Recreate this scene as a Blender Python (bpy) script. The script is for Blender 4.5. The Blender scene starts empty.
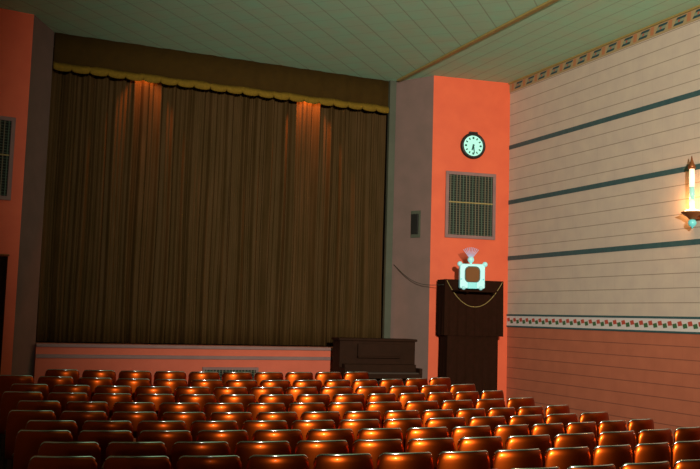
import bpy, bmesh, math, random
from mathutils import Vector, Matrix
random.seed(7)
S = bpy.context.scene
COL = S.collection
PI = math.pi

# ---------------------------------------------------------------- camera
EYE = 1.93
cam_d = bpy.data.cameras.new('camera'); cam = bpy.data.objects.new('camera', cam_d); COL.objects.link(cam)
R_ = Vector((0.9167228886744203, -0.3984858276109207, 0.0287783003957128))
U_ = Vector((-0.0633457508583716, -0.07385141248346609, 0.995255386683431))
F_ = Vector((0.3944698483136771, 0.9141963760962064, 0.09294366414096258))
m = Matrix.Identity(4)
for i in range(3):
    m[i][0], m[i][1], m[i][2] = R_[i], U_[i], -F_[i]
m[2][3] = EYE
cam.matrix_world = m
cam_d.sensor_fit = 'HORIZONTAL'; cam_d.sensor_width = 36; cam_d.lens = 889.8 / 700 * 36
cam_d.clip_start = .05; cam_d.clip_end = 100
S.camera = cam

# ---------------------------------------------------------------- world, lights, exposure
w = bpy.data.worlds.new('world'); S.world = w; w.use_nodes = True
bg = w.node_tree.nodes['Background']; bg.inputs[0].default_value = (.95, .66, .30, 1); bg.inputs[1].default_value = .06
S.view_settings.view_transform = 'Standard'; S.view_settings.look = 'None'
S.view_settings.gamma = 1; S.view_settings.use_curve_mapping = False; S.view_settings.exposure = 0

def spot(name, loc, target, power, color, size, blend, radius):
    d = bpy.data.lights.new(name, 'SPOT'); d.energy = power; d.color = color
    d.spot_size = math.radians(size); d.spot_blend = blend; d.shadow_soft_size = radius
    o = bpy.data.objects.new(name, d); COL.objects.link(o); o.location = loc
    o.rotation_euler = (Vector(target) - Vector(loc)).to_track_quat('-Z', 'Y').to_euler()
    return o
spot('rear_light', (.8, -3.0, 4.1), (9.2, 14.2, 5.0), 12300, (1, .91, .77), 60, 1, .12)  # unseen lamp behind the camera, placed by the seat highlights
for gx in (2.86, 6.13):
    spot('border_light', (gx, 16.30, 6.70), (gx, 16.50, 2.4), 260, (1, .34, .09), 9, .8, .02)
    spot('border_light', (gx, 16.28, 6.72), (gx, 16.42, 5.2), 300 if gx > 4 else 190, (1, .26, .05), 62, .6, .02)

# ---------------------------------------------------------------- materials
def mat(name, col, rough=.6, metal=0, coat=0, emit=None, es=1, spec=.5, sheen=0):
    M = bpy.data.materials.new(name); M.use_nodes = True
    b = M.node_tree.nodes['Principled BSDF']
    b.inputs['Base Color'].default_value = (*col, 1); b.inputs['Roughness'].default_value = rough
    b.inputs['Metallic'].default_value = metal; b.inputs['Coat Weight'].default_value = coat
    b.inputs['Coat Roughness'].default_value = .15
    b.inputs['Specular IOR Level'].default_value = spec
    b.inputs['Sheen Weight'].default_value = sheen
    if emit: b.inputs['Emission Color'].default_value = (*emit, 1); b.inputs['Emission Strength'].default_value = es
    return M

class NT:
    """small helper over a material's node tree"""
    def __init__(s, M): s.t = M.node_tree; s.n = s.t.nodes; s.b = s.n['Principled BSDF']
    def link(s, a, b): s.t.links.new(a, b)
    def math(s, op, a, b=None, c=None):
        n = s.n.new('ShaderNodeMath'); n.operation = op
        for i, v in enumerate((a, b, c)):
            if v is None: continue
            if isinstance(v, (int, float)): n.inputs[i].default_value = v
            else: s.link(v, n.inputs[i])
        return n.outputs[0]
    def pos(s):
        g = s.n.new('ShaderNodeNewGeometry'); x = s.n.new('ShaderNodeSeparateXYZ'); s.link(g.outputs['Position'], x.inputs[0])
        return g.outputs['Position'], x.outputs
    def lines(s, coord, off, period, width):     # 1 on a line
        f = s.math('FRACT', s.math('DIVIDE', s.math('SUBTRACT', coord, off - 100 * period), period))
        d = s.math('ABSOLUTE', s.math('SUBTRACT', f, .5))
        return s.math('GREATER_THAN', d, .5 - width / period / 2)
    def mix(s, fac, a, b):
        n = s.n.new('ShaderNodeMix'); n.data_type = 'RGBA'
        for sock, v in ((n.inputs[0], fac), (n.inputs[6], a), (n.inputs[7], b)):
            if isinstance(v, tuple): sock.default_value = (*v, 1)
            elif isinstance(v, (int, float)): sock.default_value = v
            else: s.link(v, sock)
        return n.outputs[2]
    def noise(s, vec, scale, detail=3, lo=.3, hi=.7):
        n = s.n.new('ShaderNodeTexNoise'); n.inputs['Scale'].default_value = scale; n.inputs['Detail'].default_value = detail
        s.link(vec, n.inputs['Vector'])
        r = s.n.new('ShaderNodeMapRange'); r.inputs[1].default_value = lo; r.inputs[2].default_value = hi
        s.link(n.outputs[0], r.inputs[0]); return r.outputs[0]
    def color(s, c): s.link(c, s.b.inputs['Base Color'])
    def bump(s, h, strength, dist=.01):
        n = s.n.new('ShaderNodeBump'); n.inputs['Strength'].default_value = strength; n.inputs['Distance'].default_value = dist
        s.link(h, n.inputs['Height']); s.link(n.outputs[0], s.b.inputs['Normal'])

def mottled(name, c1, c2, scale=6, **k):
    M = mat(name, c1, **k); T = NT(M); p, _ = T.pos()
    f = T.noise(p, scale, 5); T.color(T.mix(f, c1, c2)); T.bump(f, .15); return M

# right wall above the border: acoustic boards in courses 0.225 m high
def wall_mat(name, c1, c2, line, z0, period, vert):
    M = mat(name, c1, rough=.75); T = NT(M); p, x = T.pos()
    hl = T.lines(x[2], z0, period, .014)
    row = T.math('FLOOR', T.math('DIVIDE', T.math('SUBTRACT', x[2], z0 - 100 * period), period))
    yy = T.math('ADD', x[1], T.math('MULTIPLY', T.math('MODULO', row, 2), vert / 2))
    vl = T.math('MULTIPLY', T.lines(yy, 0, vert, .008), .15)
    L = T.math('MAXIMUM', hl, vl)
    base = T.mix(T.noise(p, 3.5, 6), c1, c2)
    T.color(T.mix(T.math('MULTIPLY', L, .75), base, line)); T.bump(L, -.3); return M
M_wall_up = wall_mat('wall_cream_board', (.57, .465, .355), (.51, .41, .33), (.22, .17, .12), 3.20, .2253, .45)
M_wall_low = wall_mat('wall_brown_board', (.48, .142, .070), (.42, .122, .060), (.16, .05, .03), 1.84, .20, .4)
# ceiling: diagonal tiles in the middle, boards along the side
M_ceil = mat('ceiling_tile', (.3, .4, .28), rough=.9); T = NT(M_ceil); p, x = T.pos()
a = T.math('MULTIPLY', T.math('ADD', x[0], x[1]), .7071); b = T.math('MULTIPLY', T.math('SUBTRACT', x[0], x[1]), .7071)
side = T.math('GREATER_THAN', x[0], 7.89)
dia = T.math('MAXIMUM', T.math('MULTIPLY', T.lines(b, .1, .406, .02), 1), T.math('MULTIPLY', T.lines(a, .1, .406, .016), .5))
sid = T.math('MAXIMUM', T.lines(x[0], .1, .30, .018), T.math('MULTIPLY', T.lines(x[1], .1, .61, .012), .4))
ln = T.math('ADD', T.math('MULTIPLY', side, sid), T.math('MULTIPLY', T.math('SUBTRACT', 1, side), dia))
base = T.mix(T.noise(p, 2.2, 6), (.36, .68, .46), (.44, .60, .40))
T.color(T.mix(T.math('MULTIPLY', ln, .45), base, (.16, .13, .06))); T.bump(ln, -.3)
M_pier = mottled('pier_orange_paint', (.78, .125, .042), (.72, .105, .036), 3, rough=.6)
M_reveal = mottled('reveal_grey_paint', (.21, .135, .115), (.175, .12, .10), 3, rough=.8, spec=.2)
M_jamb = mottled('jamb_green_grey', (.075, .085, .055), (.06, .07, .045), 3, rough=.7)
M_stage = mottled('stage_salmon_paint', (.66, .15, .085), (.60, .13, .07), 2.5, rough=.7, spec=.2)
M_mauve = mottled('mauve_paint', (.27, .15, .13), (.22, .12, .11), 4, rough=.6)
M_floor = mottled('carpet_dark_red', (.05, .016, .008), (.03, .012, .006), 30, rough=.95)
M_boards = mottled('stage_boards', (.12, .06, .03), (.09, .045, .02), 5, rough=.6)
M_curtain = mat('curtain_brown_velvet', (.085, .048, .016), rough=.75, spec=.12)
T = NT(M_curtain); p, x = T.pos(); cb = T.n.new('ShaderNodeCombineXYZ')
T.link(T.math('MULTIPLY', x[0], 1), cb.inputs[0]); T.link(T.math('MULTIPLY', x[2], .12), cb.inputs[2])
T.color(T.mix(T.noise(cb.outputs[0], 9, 4), (.048, .027, .006), (.070, .037, .011)))
M_valance = mottled('valance_dark_cloth', (.042, .022, .003), (.036, .019, .003), 8, rough=.9, spec=.1)
M_gold = mottled('gold_fringe', (.19, .115, .012), (.14, .085, .01), 25, rough=.9, spec=.1)
M_goldstrip = mottled('gold_batten', (.34, .25, .075), (.29, .21, .06), 8, rough=.6)
M_teal = mottled('teal_paint', (.045, .10, .10), (.03, .08, .085), 10, rough=.6)
M_cream = mat('cream_paint', (.66, .60, .56), rough=.6)
M_frieze = mat('frieze_ochre', (.38, .27, .13), rough=.7)
M_red = mat('red_paint', (.45, .07, .04), rough=.6)
M_green = mat('green_paint', (.05, .13, .05), rough=.6)
M_frgreen = mat('frieze_green', (.22, .26, .16), rough=.7)
M_orange = mat('orange_paint', (.42, .17, .07), rough=.6)
M_navy = mat('dark_teal_paint', (.015, .06, .07), rough=.6)
M_black = mottled('black_cloth', (.024, .007, .003), (.018, .006, .002), 12, rough=.9, spec=.08)
M_piano = mottled('piano_dark_wood', (.026, .009, .003), (.020, .007, .002), 6, rough=.7, spec=.12)
M_ivory = mat('ivory_key', (.035, .02, .01), rough=.7)
M_darkgrille = mat('grille_void', (.012, .014, .008), rough=.9)
M_slat = mat('grille_bars', (.16, .13, .075), rough=.6)
M_slatgreen = mat('grille_bars_green', (.07, .115, .07), rough=.6)
M_blackmetal = mat('black_metal', (.012, .012, .01), rough=.5)
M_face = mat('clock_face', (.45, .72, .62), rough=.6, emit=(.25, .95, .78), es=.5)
M_tick = mat('clock_marks', (.01, .08, .07), rough=.5)
M_tv = mat('glowing_white_enamel', (.45, .90, .92), rough=.5, coat=.2, emit=(.35, .9, .92), es=.16)  # faint emission put into the enamel to brighten the television
M_tvtrim = mat('glowing_turquoise_enamel', (.05, .6, .62), rough=.35, emit=(.02, .45, .5), es=.2)  # trim and speaker panel get an added glow like the cabinet
M_screen = mat('brown_screen', (.20, .085, .03), rough=.8, spec=.1)
M_tvdark = mat('screen_edge', (.03, .10, .09), rough=.5)
M_rod = mat('lilac_rods', (.62, .55, .80), rough=.4)
M_brass = mat('dark_brass', (.32, .10, .03), rough=.4, metal=.6)
M_glass = mat('frosted_lamp_glass', (.9, .8, .6), rough=.4, emit=(1, .70, .40), es=1.2)
M_glow = mat('lit_bowl_glass', (.9, .8, .6), rough=.4, emit=(1, .72, .34), es=4)
M_tealglass = mat('teal_glass', (.15, .55, .52), rough=.2, emit=(.1, .5, .48), es=.35)
M_tube_end = mat('tube_teal', (.2, .45, .38), rough=.3, emit=(.35, .55, .42), es=.8)
M_shell = mat('seat_back_orange_lacquer', (.36, .052, .004), rough=.33, metal=1.0, coat=.06)
M_shell.node_tree.nodes['Principled BSDF'].inputs['Coat Roughness'].default_value = .09
M_rim = mat('seat_rim_steel', (.66, .76, .74), rough=.17, metal=1.0)
M_cush = mottled('seat_upholstery', (.16, .03, .015), (.12, .022, .012), 20, rough=.8)
M_iron = mat('seat_standard_iron', (.05, .04, .03), rough=.5, metal=.5)
M_wood = mat('armrest_wood', (.14, .05, .018), rough=.4)
M_cable = mat('cable_dark', (.03, .035, .025), rough=.7)

# ---------------------------------------------------------------- mesh helpers
def box(bm, a, b, mi=0):
    vs = [bm.verts.new((x, y, z)) for x in (a[0], b[0]) for y in (a[1], b[1]) for z in (a[2], b[2])]
    for q in ((0, 1, 3, 2), (4, 6, 7, 5), (0, 4, 5, 1), (2, 3, 7, 6), (0, 2, 6, 4), (1, 5, 7, 3)):
        f = bm.faces.new([vs[i] for i in q]); f.material_index = mi
def prism(bm, pts, z0, z1, mi=0):            # plan outline extruded up; z may be lists
    n = len(pts)
    lo = [bm.verts.new((*p, z0)) for p in pts]; hi = [bm.verts.new((*p, z1)) for p in pts]
    bm.faces.new(lo[::-1]).material_index = mi; bm.faces.new(hi).material_index = mi
    for i in range(n): bm.faces.new((lo[i], lo[(i + 1) % n], hi[(i + 1) % n], hi[i])).material_index = mi
def lathe(bm, prof, seg=24, c=(0, 0, 0), mi=0, axis='Z'):
    rings = []
    for r, z in prof:
        ring = []
        for k in range(seg):
            t = 2 * PI * k / seg
            v = (r * math.cos(t), r * math.sin(t), z) if axis == 'Z' else (r * math.cos(t), -z, r * math.sin(t))
            ring.append(bm.verts.new((c[0] + v[0], c[1] + v[1], c[2] + v[2])))
        rings.append(ring)
    for a, b in zip(rings, rings[1:]):
        for k in range(seg):
            bm.faces.new((a[k], a[(k + 1) % seg], b[(k + 1) % seg], b[k])).material_index = mi
    bm.faces.new(rings[0][::-1]).material_index = mi; bm.faces.new(rings[-1]).material_index = mi
def tube(bm, pts, r, seg=8, mi=0):
    pts = [Vector(p) for p in pts]; rings = []
    for i, p in enumerate(pts):
        d = (pts[min(i + 1, len(pts) - 1)] - pts[max(i - 1, 0)]).normalized()
        q = d.to_track_quat('Z', 'Y')
        rr = r[i] if isinstance(r, (list, tuple)) else r
        rings.append([bm.verts.new(p + q @ Vector((rr * math.cos(2 * PI * k / seg), rr * math.sin(2 * PI * k / seg), 0))) for k in range(seg)])
    for a, b in zip(rings, rings[1:]):
        for k in range(seg): bm.faces.new((a[k], a[(k + 1) % seg], b[(k + 1) % seg], b[k])).material_index = mi
    bm.faces.new(rings[0][::-1]).material_index = mi; bm.faces.new(rings[-1]).material_index = mi
def obj(name, bm, mats, parent=None, smooth=False, bevel=0, seg=2):
    bmesh.ops.recalc_face_normals(bm, faces=bm.faces[:])
    me = bpy.data.meshes.new(name); bm.to_mesh(me); bm.free()
    for mm in (mats if isinstance(mats, (list, tuple)) else [mats]): me.materials.append(mm)
    if smooth:
        for p in me.polygons: p.use_smooth = True
    o = bpy.data.objects.new(name, me); COL.objects.link(o)
    if parent: o.parent = parent
    if bevel:
        md = o.modifiers.new('bevel', 'BEVEL'); md.width = bevel; md.segments = seg; md.limit_method = 'ANGLE'
    return o
def B(): return bmesh.new()
def tag(o, label, cat, group=None):
    o['label'] = label; o['category'] = cat
    if group: o['group'] = group
    return o
def thing(name, label, cat, loc=(0, 0, 0), rz=0, group=None):
    o = bpy.data.objects.new(name, None); COL.objects.link(o); o.location = loc; o.rotation_euler = (0, 0, rz)
    o.empty_display_size = .1
    return tag(o, label, cat, group)
def struct(name, bm, mats, **k):
    o = obj(name, bm, mats, **k); o['kind'] = 'structure'; return o

# ---------------------------------------------------------------- the room
H = 6.80; W = 10.0; WL = -.9
FL = [(-5, 0), (5.3, 0), (6.55, .014), (7.35, .008), (8.95, -.006), (9.75, -.007), (10.55, .016), (11.35, .046), (12.15, .076), (12.95, .115), (13.75, .181), (14.3, .20), (18.2, .20)]
def floor_z(y):
    for (a, za), (b, zb) in zip(FL, FL[1:]):
        if a <= y <= b: return za + (zb - za) * (y - a) / (b - a)
    return 0
bm = B()
for (a, za), (b, zb) in zip(FL, FL[1:]):
    v = [bm.verts.new(q) for q in ((WL - .2, a, za), (W + .2, a, za), (W + .2, b, zb), (WL - .2, b, zb))]
    bm.faces.new(v)
bmesh.ops.remove_doubles(bm, verts=bm.verts[:], dist=1e-4)
fl = struct('floor', bm, M_floor)
md = fl.modifiers.new('thick', 'SOLIDIFY'); md.thickness = .1; md.offset = -1
bm = B(); box(bm, (WL - .2, -5, H), (W + .2, 18.2, H + .15)); struct('ceiling', bm, M_ceil)
bm = B(); box(bm, (W, -5, 1.955), (W + .2, 15.3, H)); struct('wall_right', bm, M_wall_up)
bm = B(); box(bm, (W, -5, -.1), (W + .2, 15.3, 1.955)); struct('wall_right_lower', bm, M_wall_low)
bm = B(); box(bm, (WL - .2, -5, -.1), (WL, 15.3, H)); struct('wall_left', bm, M_wall_up)
bm = B(); box(bm, (WL - .2, 18.0, -.1), (W + .2, 18.2, H)); struct('wall_stage_rear', bm, M_boards)

# piers: P0 curtain edge, P1 outer corner, P2 meets the side wall
P0, P1, P2 = (7.90, 16.2), (8.36, 15.37), (10.01, 15.12)
Q0, Q1, Q2 = (1.19, 16.2), (.79, 15.37), (-.91, 15.12)
def pier(names, a0, a1, a2, xo):
    bm = B(); prism(bm, [a1, a2, (xo, 15.12), (xo, 15.6), (a1[0] + (.02 if xo > 5 else -.02), 15.6)], -.05, H)
    struct(names[0], bm, M_pier)
    s = 1 if xo > 5 else -1
    bm = B(); prism(bm, [a0, (a1[0] - .001 * s, a1[1] + .0), (a1[0] + .02 * s, a1[1] + .05), (a1[0] + .1 * s, 15.6), (a1[0] + .1 * s, 18), (a0[0], 18)], -.05, H)
    struct(names[1], bm, M_reveal)
pier(('wall_pier_right', 'wall_reveal_right'), P0, P1, P2, 10.2)
pier(('wall_pier_left', 'wall_reveal_left'), Q0, Q1, Q2, -1.1)
bm = B(); box(bm, (7.76, 16.12, 1.345), (7.90, 16.2, H)); struct('trim_1', bm, M_jamb)

# stage
bm = B(); box(bm, (1.19, 16.0, .1), (7.90, 16.25, 1.30)); struct('wall_stage_front', bm, M_stage)
bm = B(); box(bm, (1.19, 15.97, 1.285), (7.90, 16.3, 1.345)); struct('trim_2', bm, M_mauve, bevel=.008)
bm = B(); box(bm, (1.19, 15.975, 1.10), (7.90, 16.0, 1.165)); struct('trim_3', bm, M_mauve, bevel=.005)
bm = B(); box(bm, (1.19, 16.3, 1.22), (7.90, 18.0, 1.34)); struct('floor_stage', bm, M_boards)
# stripes on the right wall
n = 4
for z in (5.46, 4.335, 3.205):
    bm = B(); box(bm, (W - .012, -5, z - .042), (W, 15.12, z + .042)); struct('trim_%d' % n, bm, M_teal); n += 1
# lower border: white band, two teal lines, red and green lozenges
bm = B(); box(bm, (W - .014, -5, 1.835), (W, 15.12, 2.085), 0)
box(bm, (W - .022, -5, 2.055), (W, 15.12, 2.09), 1); box(bm, (W - .022, -5, 1.835), (W, 15.12, 1.865), 1)
y = 15.05; k = 0
while y > 4:
    zc = 1.965
    for dy, mi, dz in ((0, 2, .018), (.105, 3, -.018)):
        yc = y - dy
        vs = [(W - .018, yc - .052, zc + dz - .03), (W - .018, yc + .035, zc + dz - .04), (W - .018, yc + .052, zc + dz + .025), (W - .018, yc - .03, zc + dz + .04)]
        bm.faces.new([bm.verts.new(v) for v in vs]).material_index = mi
    y -= .21
struct('trim_7', bm, [M_cream, M_teal, M_red, M_green])
# frieze under the ceiling
bm = B(); box(bm, (W - .015, -5, 6.60), (W, 15.12, 6.80), 0)
box(bm, (W - .05, -5, 6.77), (W, 15.12, 6.80), 4)
y = 15.0; k = 0
def quad(vs, mi): bm.faces.new([bm.verts.new(v) for v in vs]).material_index = mi
while y > 4:
    X = W - .02
    quad([(X, y - .03, 6.625), (X, y + .05, 6.625), (X, y + .03, 6.76), (X, y - .05, 6.76)], 1)
    quad([(X, y - .30, 6.672), (X, y - .10, 6.672), (X, y - .11, 6.712), (X, y - .31, 6.712)], 5)
    for (ya, yb, za, zb) in ((-.33, -.13, 6.715, 6.75), (-.27, -.07, 6.632, 6.667)):
        quad([(X - .003, y + ya, za), (X - .003, y + yb, za), (X - .003, y + yb - .03, zb), (X - .003, y + ya - .03, zb)], 2)
    quad([(X - .004, y - .20, 6.675), (X - .004, y - .17, 6.675), (X - .004, y - .19, 6.71), (X - .004, y - .22, 6.71)], 3)
    y -= .40
struct('trim_8', bm, [M_frieze, M_orange, M_navy, M_red, M_goldstrip, M_frgreen])
bm = B(); box(bm, (7.85, -5, 6.765), (7.93, 16.0, 6.80)); struct('trim_9', bm, M_goldstrip)

# ---------------------------------------------------------------- curtain and valance
def fold(x):
    return (.050 * math.sin(2 * PI * x / .27 + 1.3 * math.sin(x * 2.1)) + .028 * math.sin(2 * PI * x / .151 + 2 * math.sin(x * 3.7))
            + .018 * math.sin(2 * PI * x / .083 + x))
def curtain(x0, x1, label):
    bm = B(); nx = int((x1 - x0) / .012); zs = [1.36, 1.8, 2.6, 3.5, 4.4, 5.3, 6.1, 6.6]
    g = []
    for i in range(nx + 1):
        x = x0 + (x1 - x0) * i / nx; col = []
        for j, z in enumerate(zs):
            t = (z - 1.36) / 5.2
            xx = x + .018 * (1 - t) * math.sin(x * 5 + z)
            am = 1.0 - .25 * t + .12 * math.sin(x * 1.7 + z * .9)
            col.append(bm.verts.new((min(max(xx, x0), x1), 16.52 + am * fold(x) * 1.0, z)))
        g.append(col)
    for a, b in zip(g, g[1:]):
        for j in range(len(zs) - 1): bm.faces.new((a[j], b[j], b[j + 1], a[j + 1]))
    o = obj('stage_curtain', bm, M_curtain, smooth=True)
    md = o.modifiers.new('thick', 'SOLIDIFY'); md.thickness = .006
    return tag(o, label, 'curtain', 'stage curtain halves')
curtain(1.20, 4.55, 'left half of the dark brown pleated stage curtain')
curtain(4.55, 7.88, 'right half of the dark brown pleated stage curtain, beside the grey reveal')
root = thing('valance', 'dark flat valance with gold fringe across the top of the stage', 'valance', (0, 16.2, 6.15))
bm = B(); nx = 200; g = []
for i in range(nx + 1):
    x = 1.20 + 6.6 * i / nx; yy = .012 * math.sin(x * 9) + .006 * math.sin(x * 23)
    g.append([bm.verts.new((x, yy, z)) for z in (.0, .3, .645)])
for a, b in zip(g, g[1:]):
    for j in range(2): bm.faces.new((a[j], b[j], b[j + 1], a[j + 1]))
o = obj('cloth', bm, M_valance, root, smooth=True); o.modifiers.new('thick', 'SOLIDIFY').thickness = .012
bm = B(); g = []; nx = 462; seglen = 6.6 / 21
for i in range(nx + 1):
    x = 1.20 + 6.6 * i / nx; ph = ((x - 1.2) / seglen) % 1
    sc = math.sin(PI * ph) ** .35
    zl = .012 + -.055 * sc + .004 * math.sin(x * 160); zh = .115 + .008 * math.sin(x * 7)
    pr = -.022 - .03 * sc
    g.append([bm.verts.new((x, pr + .004 * math.sin(x * 300), zl)), bm.verts.new((x, pr - .012, (zl + zh) / 2)), bm.verts.new((x, -.02, zh))])
for a, b in zip(g, g[1:]):
    for j in range(2): bm.faces.new((a[j], b[j], b[j + 1], a[j + 1]))
o = obj('gold_fringe', bm, M_gold, root, smooth=True); o['label'] = 'gold scalloped fringe'
o.modifiers.new('thick', 'SOLIDIFY').thickness = .006
for gx, lb in ((2.86, 'left'), (6.13, 'right')):
    root = thing('border_lamp', 'small orange downlight hidden behind the gold fringe, %s glow on curtain' % lb, 'lamp', (gx, 16.28, 6.8), 0)
    bm = B(); lathe(bm, [(.012, 0), (.012, -.03), (.05, -.032), (.05, -.036), (.012, -.036)], 14); obj('ceiling_mount', bm, M_blackmetal, root)

# ---------------------------------------------------------------- wall grilles and other things on the piers
FR = math.atan2(P2[1] - P1[1], P2[0] - P1[0])
def pier_pt(s, z, off=0):     # s metres along the right pier face from its left corner, off metres in front
    c, sn = math.cos(FR), math.sin(FR)
    return (P1[0] + s * c + off * sn, P1[1] + s * sn - off * c, z)
def grille(name, label, loc, rz, w, h, fr, nbar, cross, mf=M_mauve, group=None):
    r = thing(name, label, 'vent', loc, rz, group)
    bm = B()
    for a, b in (((-w/2, -.035, -h/2), (w/2, 0, -h/2 + fr)), ((-w/2, -.035, h/2 - fr), (w/2, 0, h/2)), ((-w/2, -.035, -h/2 + fr), (-w/2 + fr, 0, h/2 - fr)), ((w/2 - fr, -.035, -h/2 + fr), (w/2, 0, h/2 - fr))):
        box(bm, a, b)
    obj('frame', bm, mf, r, bevel=.004)
    bm = B(); box(bm, (-w/2 + fr, -.006, -h/2 + fr), (w/2 - fr, -.001, h/2 - fr)); obj('backing', bm, M_darkgrille, r)
    bm = B(); iw = w - 2 * fr
    for k in range(nbar):
        x = -iw/2 + iw * (k + .5) / nbar
        box(bm, (x - .007, -.03, -h/2 + fr), (x + .007, -.012, h/2 - fr), k % 3 == 1)
    for k in range(int(h / .05)):
        z = -h/2 + fr + (k + .5) * (h - 2 * fr) / int(h / .05)
        box(bm, (-iw/2, -.012, z - .0035), (iw/2, -.007, z + .0035), 1)
    o = obj('bars', bm, [M_slat, M_slatgreen], r)
    if cross is not None:
        bm = B(); box(bm, (-iw/2, -.034, cross - .011), (iw/2, -.018, cross + .011)); obj('crossbar', bm, M_goldstrip, r)
    return r
grille('ventilation_grille', 'tall barred ventilation grille below the clock on the orange pier', pier_pt(.825, 4.225, .003), FR, 1.07, 1.33, .065, 14, .05)
FL_ = math.atan2(Q1[1] - Q2[1], Q1[0] - Q2[0])
def lpier_pt(s, z, off=0):    # s metres from the inner corner of the left pier outward
    c, sn = math.cos(FL_), math.sin(FL_)
    return (Q1[0] - s * c + off * sn, Q1[1] - s * sn - off * c, z)
grille('ventilation_grille', 'shadowed barred grille on the red-brown left pier, cut by the left edge', lpier_pt(.72, 4.34, .003), FL_, 1.07, 1.36, .065, 14, .05)
grille('ventilation_grille', 'low dark grille with mauve frame in the stage front', (4.59, 15.996, .64), 0, 1.06, .64, .05, 16, None)

# dark curtained opening on the left pier
r = thing('door_curtain', 'dark hanging door curtain on the left pier, at the left edge', 'curtain', lpier_pt(.80, .2, .01), FL_)
bm = B(); g = []
for i in range(121):
    x = -.62 + 1.24 * i / 120
    g.append([bm.verts.new((x, -.07 + .02 * math.sin(x * 60) + .008 * math.sin(x * 133), z)) for z in (0, .8, 1.7, 2.55)])
for a, b in zip(g, g[1:]):
    for j in range(3): bm.faces.new((a[j], b[j], b[j + 1], a[j + 1]))
o = obj('cloth', bm, M_black, r, smooth=True); o.modifiers.new('t', 'SOLIDIFY').thickness = .005
bm = B(); tube(bm, [(-.64, -.06, 2.57), (.64, -.06, 2.57)], .016); obj('rod', bm, M_brass, r)

# clock
r = thing('wall_clock', 'round black-rimmed wall clock with glowing pale turquoise face', 'clock', pier_pt(.85, 5.43, .002), FR)
bm = B(); lathe(bm, [(.262, 0), (.265, .03), (.255, .065), (.235, .078), (.215, .074), (.207, .05), (.207, .0)], 48, axis='Y'); obj('rim', bm, M_blackmetal, r, smooth=True)
bm = B(); lathe(bm, [(.21, .03), (.21, .045)], 48, axis='Y'); obj('face', bm, M_face, r)
bm = B(); box(bm, (-.09, -.06, .245), (.09, 0, .285)); obj('hanger', bm, M_blackmetal, r, bevel=.01)
for k in range(12):
    bm = B(); t = 2 * PI * k / 12; c, s_ = math.sin(t), math.cos(t); ra, rb = .135, .180; hw = .013 if k % 3 else .019
    vs = [(ra * c - hw * s_, -.048, ra * s_ + hw * c), (ra * c + hw * s_, -.048, ra * s_ - hw * c), (rb * c + hw * s_, -.048, rb * s_ - hw * c), (rb * c - hw * s_, -.048, rb * s_ + hw * c)]
    bm.faces.new([bm.verts.new(v) for v in vs]); obj('hour_mark', bm, M_tick, r)
def hand(deg, L, wd, y):
    bm = B(); t = math.radians(deg); c, s_ = math.sin(t), math.cos(t)
    vs = [(-.03 * c - wd * s_, y, -.03 * s_ + wd * c), (-.03 * c + wd * s_, y, -.03 * s_ - wd * c), (L * c + wd * .5 * s_, y, L * s_ - wd * .5 * c), (L * c - wd * .5 * s_, y, L * s_ + wd * .5 * c)]
    f = bm.faces.new([bm.verts.new(v) for v in vs]); q = bmesh.ops.extrude_face_region(bm, geom=[f])
    for v in q['geom']:
        if isinstance(v, bmesh.types.BMVert): v.co.y -= .004
    return bm
obj('hour_hand', hand(198, .10, .022, -.050), M_tick, r); obj('minute_hand', hand(172, .155, .016, -.056), M_tick, r)

# small box on the right reveal
RV = math.atan2(P1[1] - P0[1], P1[0] - P0[0])
def rev_pt(s, z, off=0):
    c, sn = math.cos(RV), math.sin(RV)
    return (P0[0] + s * c + off * sn, P0[1] + s * sn - off * c, z)
r = thing('wall_box', 'small dark control box on the grey reveal beside the curtain', 'box', rev_pt(.60, 3.82, .003), RV)
bm = B(); box(bm, (-.11, -.02, -.27), (.11, 0, .27)); obj('back_plate', bm, M_jamb, r, bevel=.004)
bm = B(); box(bm, (-.075, -.06, -.2), (.075, -.02, .2)); obj('box_body', bm, M_blackmetal, r, bevel=.006)

# ---------------------------------------------------------------- draped stand with television
SO = .65
base = pier_pt(.675, .2, SO - .08)
r = thing('draped_stand', 'tall black-draped stand with thin gold swag before the orange pier', 'stand', base, FR)
def sheet(bm, pts, z0, z1, amp, seed, flare=0):
    """hanging cloth around a plan outline with soft folds"""
    P = []
    for (ax, ay), (bx_, by) in zip(pts, pts[1:]):
        L = math.hypot(bx_ - ax, by - ay); n = max(2, int(L / .02))
        for k in range(n): P.append((ax + (bx_ - ax) * k / n, ay + (by - ay) * k / n, (by - ay) / L, -(bx_ - ax) / L))
    P.append((*pts[-1], P[-1][2], P[-1][3]))
    g = []; L = 0
    for i, (x, y, nx, ny) in enumerate(P):
        L = i * .02; col = []
        for j in range(6):
            t = j / 5; a = amp * (1 - t) * (math.sin(L * 38 + seed) + .5 * math.sin(L * 71 + seed * 2)) + flare * (1 - t)
            col.append(bm.verts.new((x + nx * a, y + ny * a, z0 + (z1 - z0) * t)))
        g.append(col)
    for a, b in zip(g, g[1:]):
        for j in range(5): bm.faces.new((a[j], b[j], b[j + 1], a[j + 1]))
bm = B(); box(bm, (-.47, .03, .0), (.50, .34, 2.45)); obj('inner_case', bm, M_black, r)
bm = B(); sheet(bm, [(-.52, .36), (-.50, 0), (.53, 0), (.53, .36)], .01, 1.55, .012, 1)
o = obj('skirt', bm, M_black, r, smooth=True); o.modifiers.new('t', 'SOLIDIFY').thickness = .005
bm = B(); sheet(bm, [(-.585, .38), (-.585, -.03), (.615, -.03), (.615, .38)], 1.45, 2.505, .010, 3)
box(bm, (-.585, -.03, 2.495), (.615, .38, 2.51))
o = obj('top_cloth', bm, M_black, r, smooth=False); o.modifiers.new('t', 'SOLIDIFY').thickness = .005
bm = B(); pts = []
for k in range(33):
    u = -1 + k / 16; pts.append((u * .57 + .015, -.047, 2.0 + .49 * (abs(u) ** 2.1)))
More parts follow.
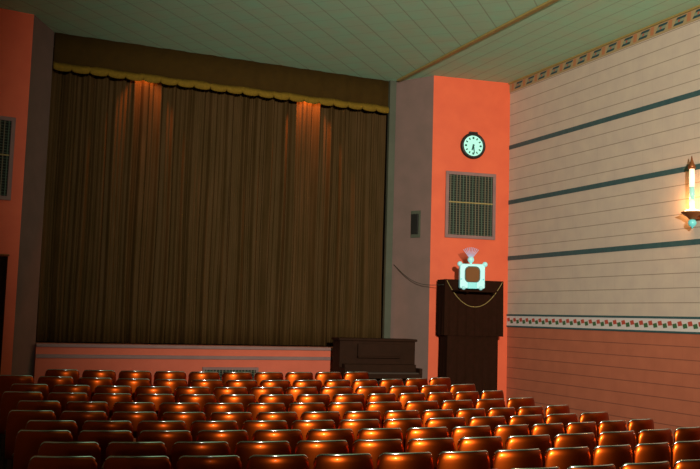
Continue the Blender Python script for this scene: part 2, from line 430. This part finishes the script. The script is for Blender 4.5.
tube(bm, pts, .007, 6); o = obj('swag_cord', bm, M_goldstrip, r, smooth=True); o['label'] = 'thin gold cord'
bm = B(); box(bm, (-.45, -.46, 2.275), (.30, -.03, 2.305)); box(bm, (-.28, -.38, 2.255), (-.25, -.03, 2.275)); box(bm, (.25, -.38, 2.255), (.28, -.03, 2.275))
obj('front_shelf', bm, M_black, r)
zs = .2 + 2.305
tvb = pier_pt(.50, zs + .003, SO + .30)
r = thing('television_set', 'small white and turquoise television set on the black-draped stand', 'television', tvb, -.42)
def rrect(w_, h_, rad, n=6):
    out = []
    for cx, cz, a0 in ((w_/2 - rad, h_/2 - rad, 0), (-w_/2 + rad, h_/2 - rad, 90), (-w_/2 + rad, -h_/2 + rad, 180), (w_/2 - rad, -h_/2 + rad, 270)):
        for k in range(n + 1):
            t = math.radians(a0 + 90 * k / n); out.append((cx + rad * math.cos(t), cz + rad * math.sin(t)))
    return out
def plate(bm, outl, cx, cz, y0, y1, mi=0, s1=1):
    a = [bm.verts.new((cx + x, y0, cz + z)) for x, z in outl]; b = [bm.verts.new((cx + x * s1, y1, cz + z * s1)) for x, z in outl]
    bm.faces.new(a).material_index = mi; bm.faces.new(b[::-1]).material_index = mi
    for i in range(len(a)): bm.faces.new((a[i], b[i], b[(i + 1) % len(a)], a[(i + 1) % len(a)])).material_index = mi
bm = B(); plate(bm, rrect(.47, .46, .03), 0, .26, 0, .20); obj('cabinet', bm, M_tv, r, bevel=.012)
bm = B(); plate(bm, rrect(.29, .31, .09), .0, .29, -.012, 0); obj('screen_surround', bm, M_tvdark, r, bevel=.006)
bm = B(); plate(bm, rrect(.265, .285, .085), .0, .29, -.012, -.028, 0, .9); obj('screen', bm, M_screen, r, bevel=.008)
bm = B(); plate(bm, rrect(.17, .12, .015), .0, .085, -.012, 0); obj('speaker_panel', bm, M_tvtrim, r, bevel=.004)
for sx in (-1, 1):
    bm = B(); bmesh.ops.create_uvsphere(bm, u_segments=16, v_segments=10, radius=.05, matrix=Matrix.Translation((sx * .235, .03, .485))); obj('corner_knob', bm, M_tv, r, smooth=True)
    bm = B(); bmesh.ops.create_uvsphere(bm, u_segments=16, v_segments=10, radius=.042, matrix=Matrix.Translation((sx * .16, .02, .042))); obj('foot', bm, M_tv, r, smooth=True)
    bm = B(); lathe(bm, [(.018, 0), (.018, .022)], 12, c=(sx * .205, 0, .20), axis='Y'); obj('dial', bm, M_tvtrim, r)
bm = B(); lathe(bm, [(.03, .48), (.022, .50), (.022, .52)], 16, c=(-.02, .12, 0)); bmesh.ops.create_uvsphere(bm, u_segments=20, v_segments=12, radius=.062, matrix=Matrix.Translation((-.02, .12, .575)))
obj('antenna_base', bm, M_tv, r, smooth=True)
for k in range(9):
    t = math.radians(-38 + 76 * k / 8)
    bm = B(); tube(bm, [(-.02 + .05 * math.sin(t), .12, .575 + .05 * math.cos(t)), (-.02 + .22 * math.sin(t) , .12, .60 + .20 * math.cos(t))], .008, 6)
    bmesh.ops.create_uvsphere(bm, u_segments=8, v_segments=6, radius=.011, matrix=Matrix.Translation((-.02 + .22 * math.sin(t), .12, .60 + .20 * math.cos(t))))
    obj('antenna_rod', bm, M_rod, r, smooth=True)
bm = B(); a0 = Vector(rev_pt(.10, 3.02, .02)); a1 = Vector(pier_pt(.05, 2.60, SO + .0)); pts = []
for k in range(25):
    t = k / 24; q = a0.lerp(a1, t); q.z -= .20 * math.sin(PI * t) ** 1.0 * (1 - .3 * t); q.y -= .0; pts.append(q)
tag(obj('cable', bm if not tube(bm, pts, .006, 6) else bm, M_cable, smooth=True), 'thin dark cable sagging from the grey reveal to the draped stand', 'cable')

# ---------------------------------------------------------------- piano
r = thing('upright_piano', 'dark upright piano standing below the stage, right of the salmon front', 'piano', (7.17, 15.25, .2), math.radians(-4))
r.scale = (.93, 1, 1.03)
bm = B(); box(bm, (-.81, -.13, .10), (.81, .28, 1.27)); obj('case', bm, M_piano, r, bevel=.01)
bm = B(); box(bm, (-.84, -.17, 1.27), (.84, .31, 1.315)); obj('lid', bm, M_piano, r, bevel=.01)
bm = B(); box(bm, (-.82, -.47, .62), (.82, -.13, .70)); obj('key_bed', bm, M_piano, r, bevel=.008)
bm = B(); box(bm, (-.76, -.44, .70), (.76, -.28, .725)); obj('keys', bm, M_ivory, r)
bm = B(); box(bm, (-.76, -.30, .70), (.76, -.13, .86)); obj('fallboard', bm, M_piano, r, bevel=.01)
for sx in (-1, 1):
    bm = B(); box(bm, (sx * .79 - .03, -.47, .70), (sx * .79 + .03, -.13, .80)); obj('key_cheek', bm, M_piano, r, bevel=.006)
    bm = B(); lathe(bm, [(.035, 0), (.045, .04), (.03, .1), (.045, .35), (.03, .5), (.05, .62)], 14, c=(sx * .76, -.42, 0)); obj('leg', bm, M_piano, r, smooth=True)
bm = B(); box(bm, (-.81, -.47, 0), (-.72, .28, .10)); box(bm, (.72, -.47, 0), (.81, .28, .10)); box(bm, (-.72, -.10, 0), (.72, .26, .10)); obj('base', bm, M_piano, r)
bm = B(); box(bm, (-.45, -.20, 1.0), (.45, -.16, 1.22)); box(bm, (-.45, -.22, .97), (.45, -.13, 1.0)); obj('music_desk', bm, M_piano, r, bevel=.005)

# ---------------------------------------------------------------- sconce
r = thing('wall_sconce', 'lit brass wall sconce with tall glass tube and teal drop on the right wall', 'sconce', (W - .10, 10.02, 3.55))
bm = B(); box(bm, (.06, -.05, -.03), (.10, .05, .09)); tube(bm, [(.07, 0, 0), (0, 0, 0)], .018); obj('backplate', bm, M_brass, r, bevel=.005)
bm = B(); lathe(bm, [(.03, -.03), (.05, -.02), (.085, .02), (.155, .07), (.16, .085), (.13, .08), (.03, .03)], 28, c=(-.06, 0, 0)); obj('bowl', bm, M_brass, r, smooth=True)
bm = B(); lathe(bm, [(.02, .06), (.125, .085), (.10, .11), (.04, .13)], 24, c=(-.06, 0, 0)); obj('lit_rim', bm, M_glow, r, smooth=True)
bm = B(); lathe(bm, [(.036, .13), (.038, .26)], 20, c=(-.06, 0, 0)); obj('lit_tube', bm, M_glass, r, smooth=True); bm = B(); lathe(bm, [(.038, .46), (.042, .60), (.036, .74)], 20, c=(-.06, 0, 0)); o = obj('lit_tube', bm, M_glass, r, smooth=True)
bm = B(); lathe(bm, [(.038, .26), (.040, .36), (.038, .46)], 20, c=(-.06, 0, 0)); obj('tube_band', bm, M_tube_end, r, smooth=True)
bm = B(); lathe(bm, [(.05, .73), (.055, .77), (.035, .81), (.015, .87), (.005, .93)], 20, c=(-.06, 0, 0)); obj('spire', bm, M_brass, r, smooth=True)
bm = B(); lathe(bm, [(.015, -.02), (.05, -.04), (.062, -.08), (.045, -.12), (.02, -.135), (.008, -.16)], 20, c=(-.06, 0, 0)); obj('drop', bm, M_tealglass, r, smooth=True)
ld = bpy.data.lights.new('sconce_light', 'POINT'); ld.energy = 12; ld.color = (1, .42, .14); ld.shadow_soft_size = .04
lo = bpy.data.objects.new('sconce_light', ld); COL.objects.link(lo); lo.location = (W - .22, 10.17, 3.78)

# ---------------------------------------------------------------- seats
HW = .250
def baked(o):
    dg = bpy.context.evaluated_depsgraph_get(); me = bpy.data.meshes.new_from_object(o.evaluated_get(dg)); o.modifiers.clear(); o.data = me
def shell():
    bm = B(); nu, nv = 20, 12; g = []
    for i in range(nu + 1):
        u = -1 + 2 * i / nu; col = []
        zt = .837 + .006 * (1 - u * u) - .055 * max(0, (abs(u) - .80) / .20) ** 2.4
        for j in range(nv + 1):
            t = j / nv; t = 1 - (1 - t) ** 1.6
            z = .33 + (zt - .33) * t
            x = u * HW * (1.0 - .045 * max(0, (t - .5) / .5) ** 2)
            y = -.074 * (1 - u * u) - .03 * (z - .33) / .5 - .012 * math.sin(PI * t) + .016 * max(0, (t - .91) / .09) ** 1.8
            col.append(bm.verts.new((x, y, z)))
        g.append(col)
    for a, b in zip(g, g[1:]):
        for j in range(nv): bm.faces.new((a[j], b[j], b[j + 1], a[j + 1]))
    return bm
def make_seat():
    r = thing('theatre_seat', 'seat', 'theatre seat')
    o = obj('backrest', shell(), M_shell, r, smooth=True)
    md = o.modifiers.new('s', 'SOLIDIFY'); md.thickness = .022; md.offset = 0
    md = o.modifiers.new('b', 'BEVEL'); md.width = .009; md.segments = 3; md.limit_method = 'ANGLE'
    pts = []
    for i in range(29):
        u = -.97 + 1.94 * i / 28
        z = .837 + .006 * (1 - u * u) - .055 * max(0, (abs(u) - .80) / .20) ** 2.4 + .002
        pts.append((u * HW * .955, -.074 * (1 - u * u) - .03 * (z - .33) / .5 + .010, z))
    bm = B(); tube(bm, pts, .0095, 8); o = obj('top_rim', bm, M_rim, r, smooth=True); o['label'] = 'pale steel rim'
    # cushion on the stage side of the back
    bm = B(); g = []
    for i in range(13):
        u = -1 + 2 * i / 12; col = []
        for j in range(8):
            t = j / 7; z = .46 + .32 * t - .05 * t * max(0, (abs(u) - .6) / .4) ** 2
            x = u * (HW - .025); y0 = -.074 * (1 - u * u) - .03 * (z - .33) / .5
            y = y0 + .02 + .055 * (1 - abs(u) ** 4) * math.sin(PI * min(1, t * .9 + .1)) ** .5
            col.append(bm.verts.new((x, y, z)))
        g.append(col)
    for a, b in zip(g, g[1:]):
        for j in range(7): bm.faces.new((a[j], b[j], b[j + 1], a[j + 1]))
    o = obj('back_cushion', bm, M_cush, r, smooth=True); o.modifiers.new('s', 'SOLIDIFY').thickness = .012
    bm = B()
    box(bm, (-.215, .02, .39), (.215, .43, .46)); o = obj('seat', bm, M_cush, r, smooth=True, bevel=.03, seg=4)
    bm = B(); box(bm, (-.20, .03, .35), (.20, .40, .39)); p_ = obj('seat_pan', bm, M_shell, r, bevel=.015)
    # cast standard on the left side of every seat
    def standard(sx):
        bm = B(); x = sx * .26
        prism_pts = [(.02, .58), (.36, .60), (.38, .56), (.20, .42), (.10, .30), (.12, .06), (.22, .02), (.22, 0), (.02, 0), (.02, .02), (.03, .06), (.03, .30), (.02, .45)]
        a = [bm.verts.new((x - .012, y, z)) for y, z in prism_pts]; b = [bm.verts.new((x + .012, y, z)) for y, z in prism_pts]
        bm.faces.new(a); bm.faces.new(b[::-1])
        for i in range(len(a)): bm.faces.new((a[i], a[(i + 1) % len(a)], b[(i + 1) % len(a)], b[i]))
        o1 = obj('leg', bm, M_iron, r)
        bm = B(); box(bm, (x - .022, .03, .595), (x + .022, .34, .625)); o2 = obj('armrest', bm, M_wood, r, bevel=.01)
        return [o1, o2]
    ends = standard(-1); right = standard(1)
    bpy.context.view_layer.update()
    for c in r.children:
        if c.modifiers: baked(c)
    return r, right
proto, right_end = make_seat()
proto_parts = [c for c in proto.children]
ROWY = [13.75 - .8 * k for k in range(11)]
ORD = ['front', 'second', 'third', 'fourth', 'fifth', 'sixth', 'seventh', 'eighth', 'ninth', 'tenth', 'nearest']
NUM = ['first', 'second', 'third', 'fourth', 'fifth', 'sixth', 'seventh', 'eighth', 'ninth', 'tenth', 'eleventh', 'twelfth', 'thirteenth', 'fourteenth', 'fifteenth', 'sixteenth']
CX, RAD = 4.54, 15.0
def screen_x(P):
    v = Vector(P) - Vector((0, 0, EYE)); d = v.dot(F_); return 350 + 889.8 * v.dot(R_) / d, 234.5 - 889.8 * v.dot(U_) / d
first = True
TOPZ = .84
for k, Y in enumerate(ROWY):
    row = k + 1
    gap0 = 5.18 if row % 2 == 0 else 4.79
    if row == 1: gap0 = 4.82
    edges = []
    x = gap0
    lim = 1.1 if row == 1 else .45
    while x > lim: edges.append(x); x -= .52
    edges.append(x) if row == 1 and x > 1.1 else None
    edges = edges[::-1]
    if row == 1:
        edges += [gap0 + .52 * j for j in range(1, 4)]
    else:
        endx = 7.62; st = (endx - gap0) / 5
        edges += [gap0 + st * j for j in range(1, 6)]
    seats = list(zip(edges, edges[1:])); vis = []
    for a, b in seats:
        xc = (a + b) / 2; yc = Y + ((xc - CX) ** 2 - 1.5) / (2 * RAD)
        sx, sy = screen_x((a, yc, TOPZ)); sx2, sy2 = screen_x((b, yc, TOPZ))
        if sx > 708 or sy2 > 473 and sy > 473: continue
        vis.append((xc, yc, b - a, b == edges[-1]))
    for j, (xc, yc, wd, last) in enumerate(vis):
        if first: t = proto; parts = None; first = False
        else:
            t = proto.copy(); COL.objects.link(t)
            for c in proto_parts:
                if c in right_end and not last: continue
                c2 = c.copy(); COL.objects.link(c2); c2.parent = t
        # rim rests at the measured height of its row
        t.location = (xc, yc, floor_z(yc) )
        t.rotation_euler = (0, 0, -(CX - xc) / RAD)
        t.scale = (wd / .52, 1, 1)
        rn = 'front row' if k == 0 else ('nearest row at bottom edge' if k == 10 else ORD[k] + ' row from the stage')
        rel = ' of those showing' if k == 10 else ''
        pos_ = 'last on the right by aisle' if last and k else NUM[j] + ' from the left' + rel
        t['label'] = 'theatre seat in the %s, %s' % (rn, pos_)
        t['category'] = 'theatre seat'; t['group'] = 'theatre seats in rows'
for c in right_end:      # the first seat keeps one standard, its neighbour carries the other
    bpy.data.objects.remove(c)
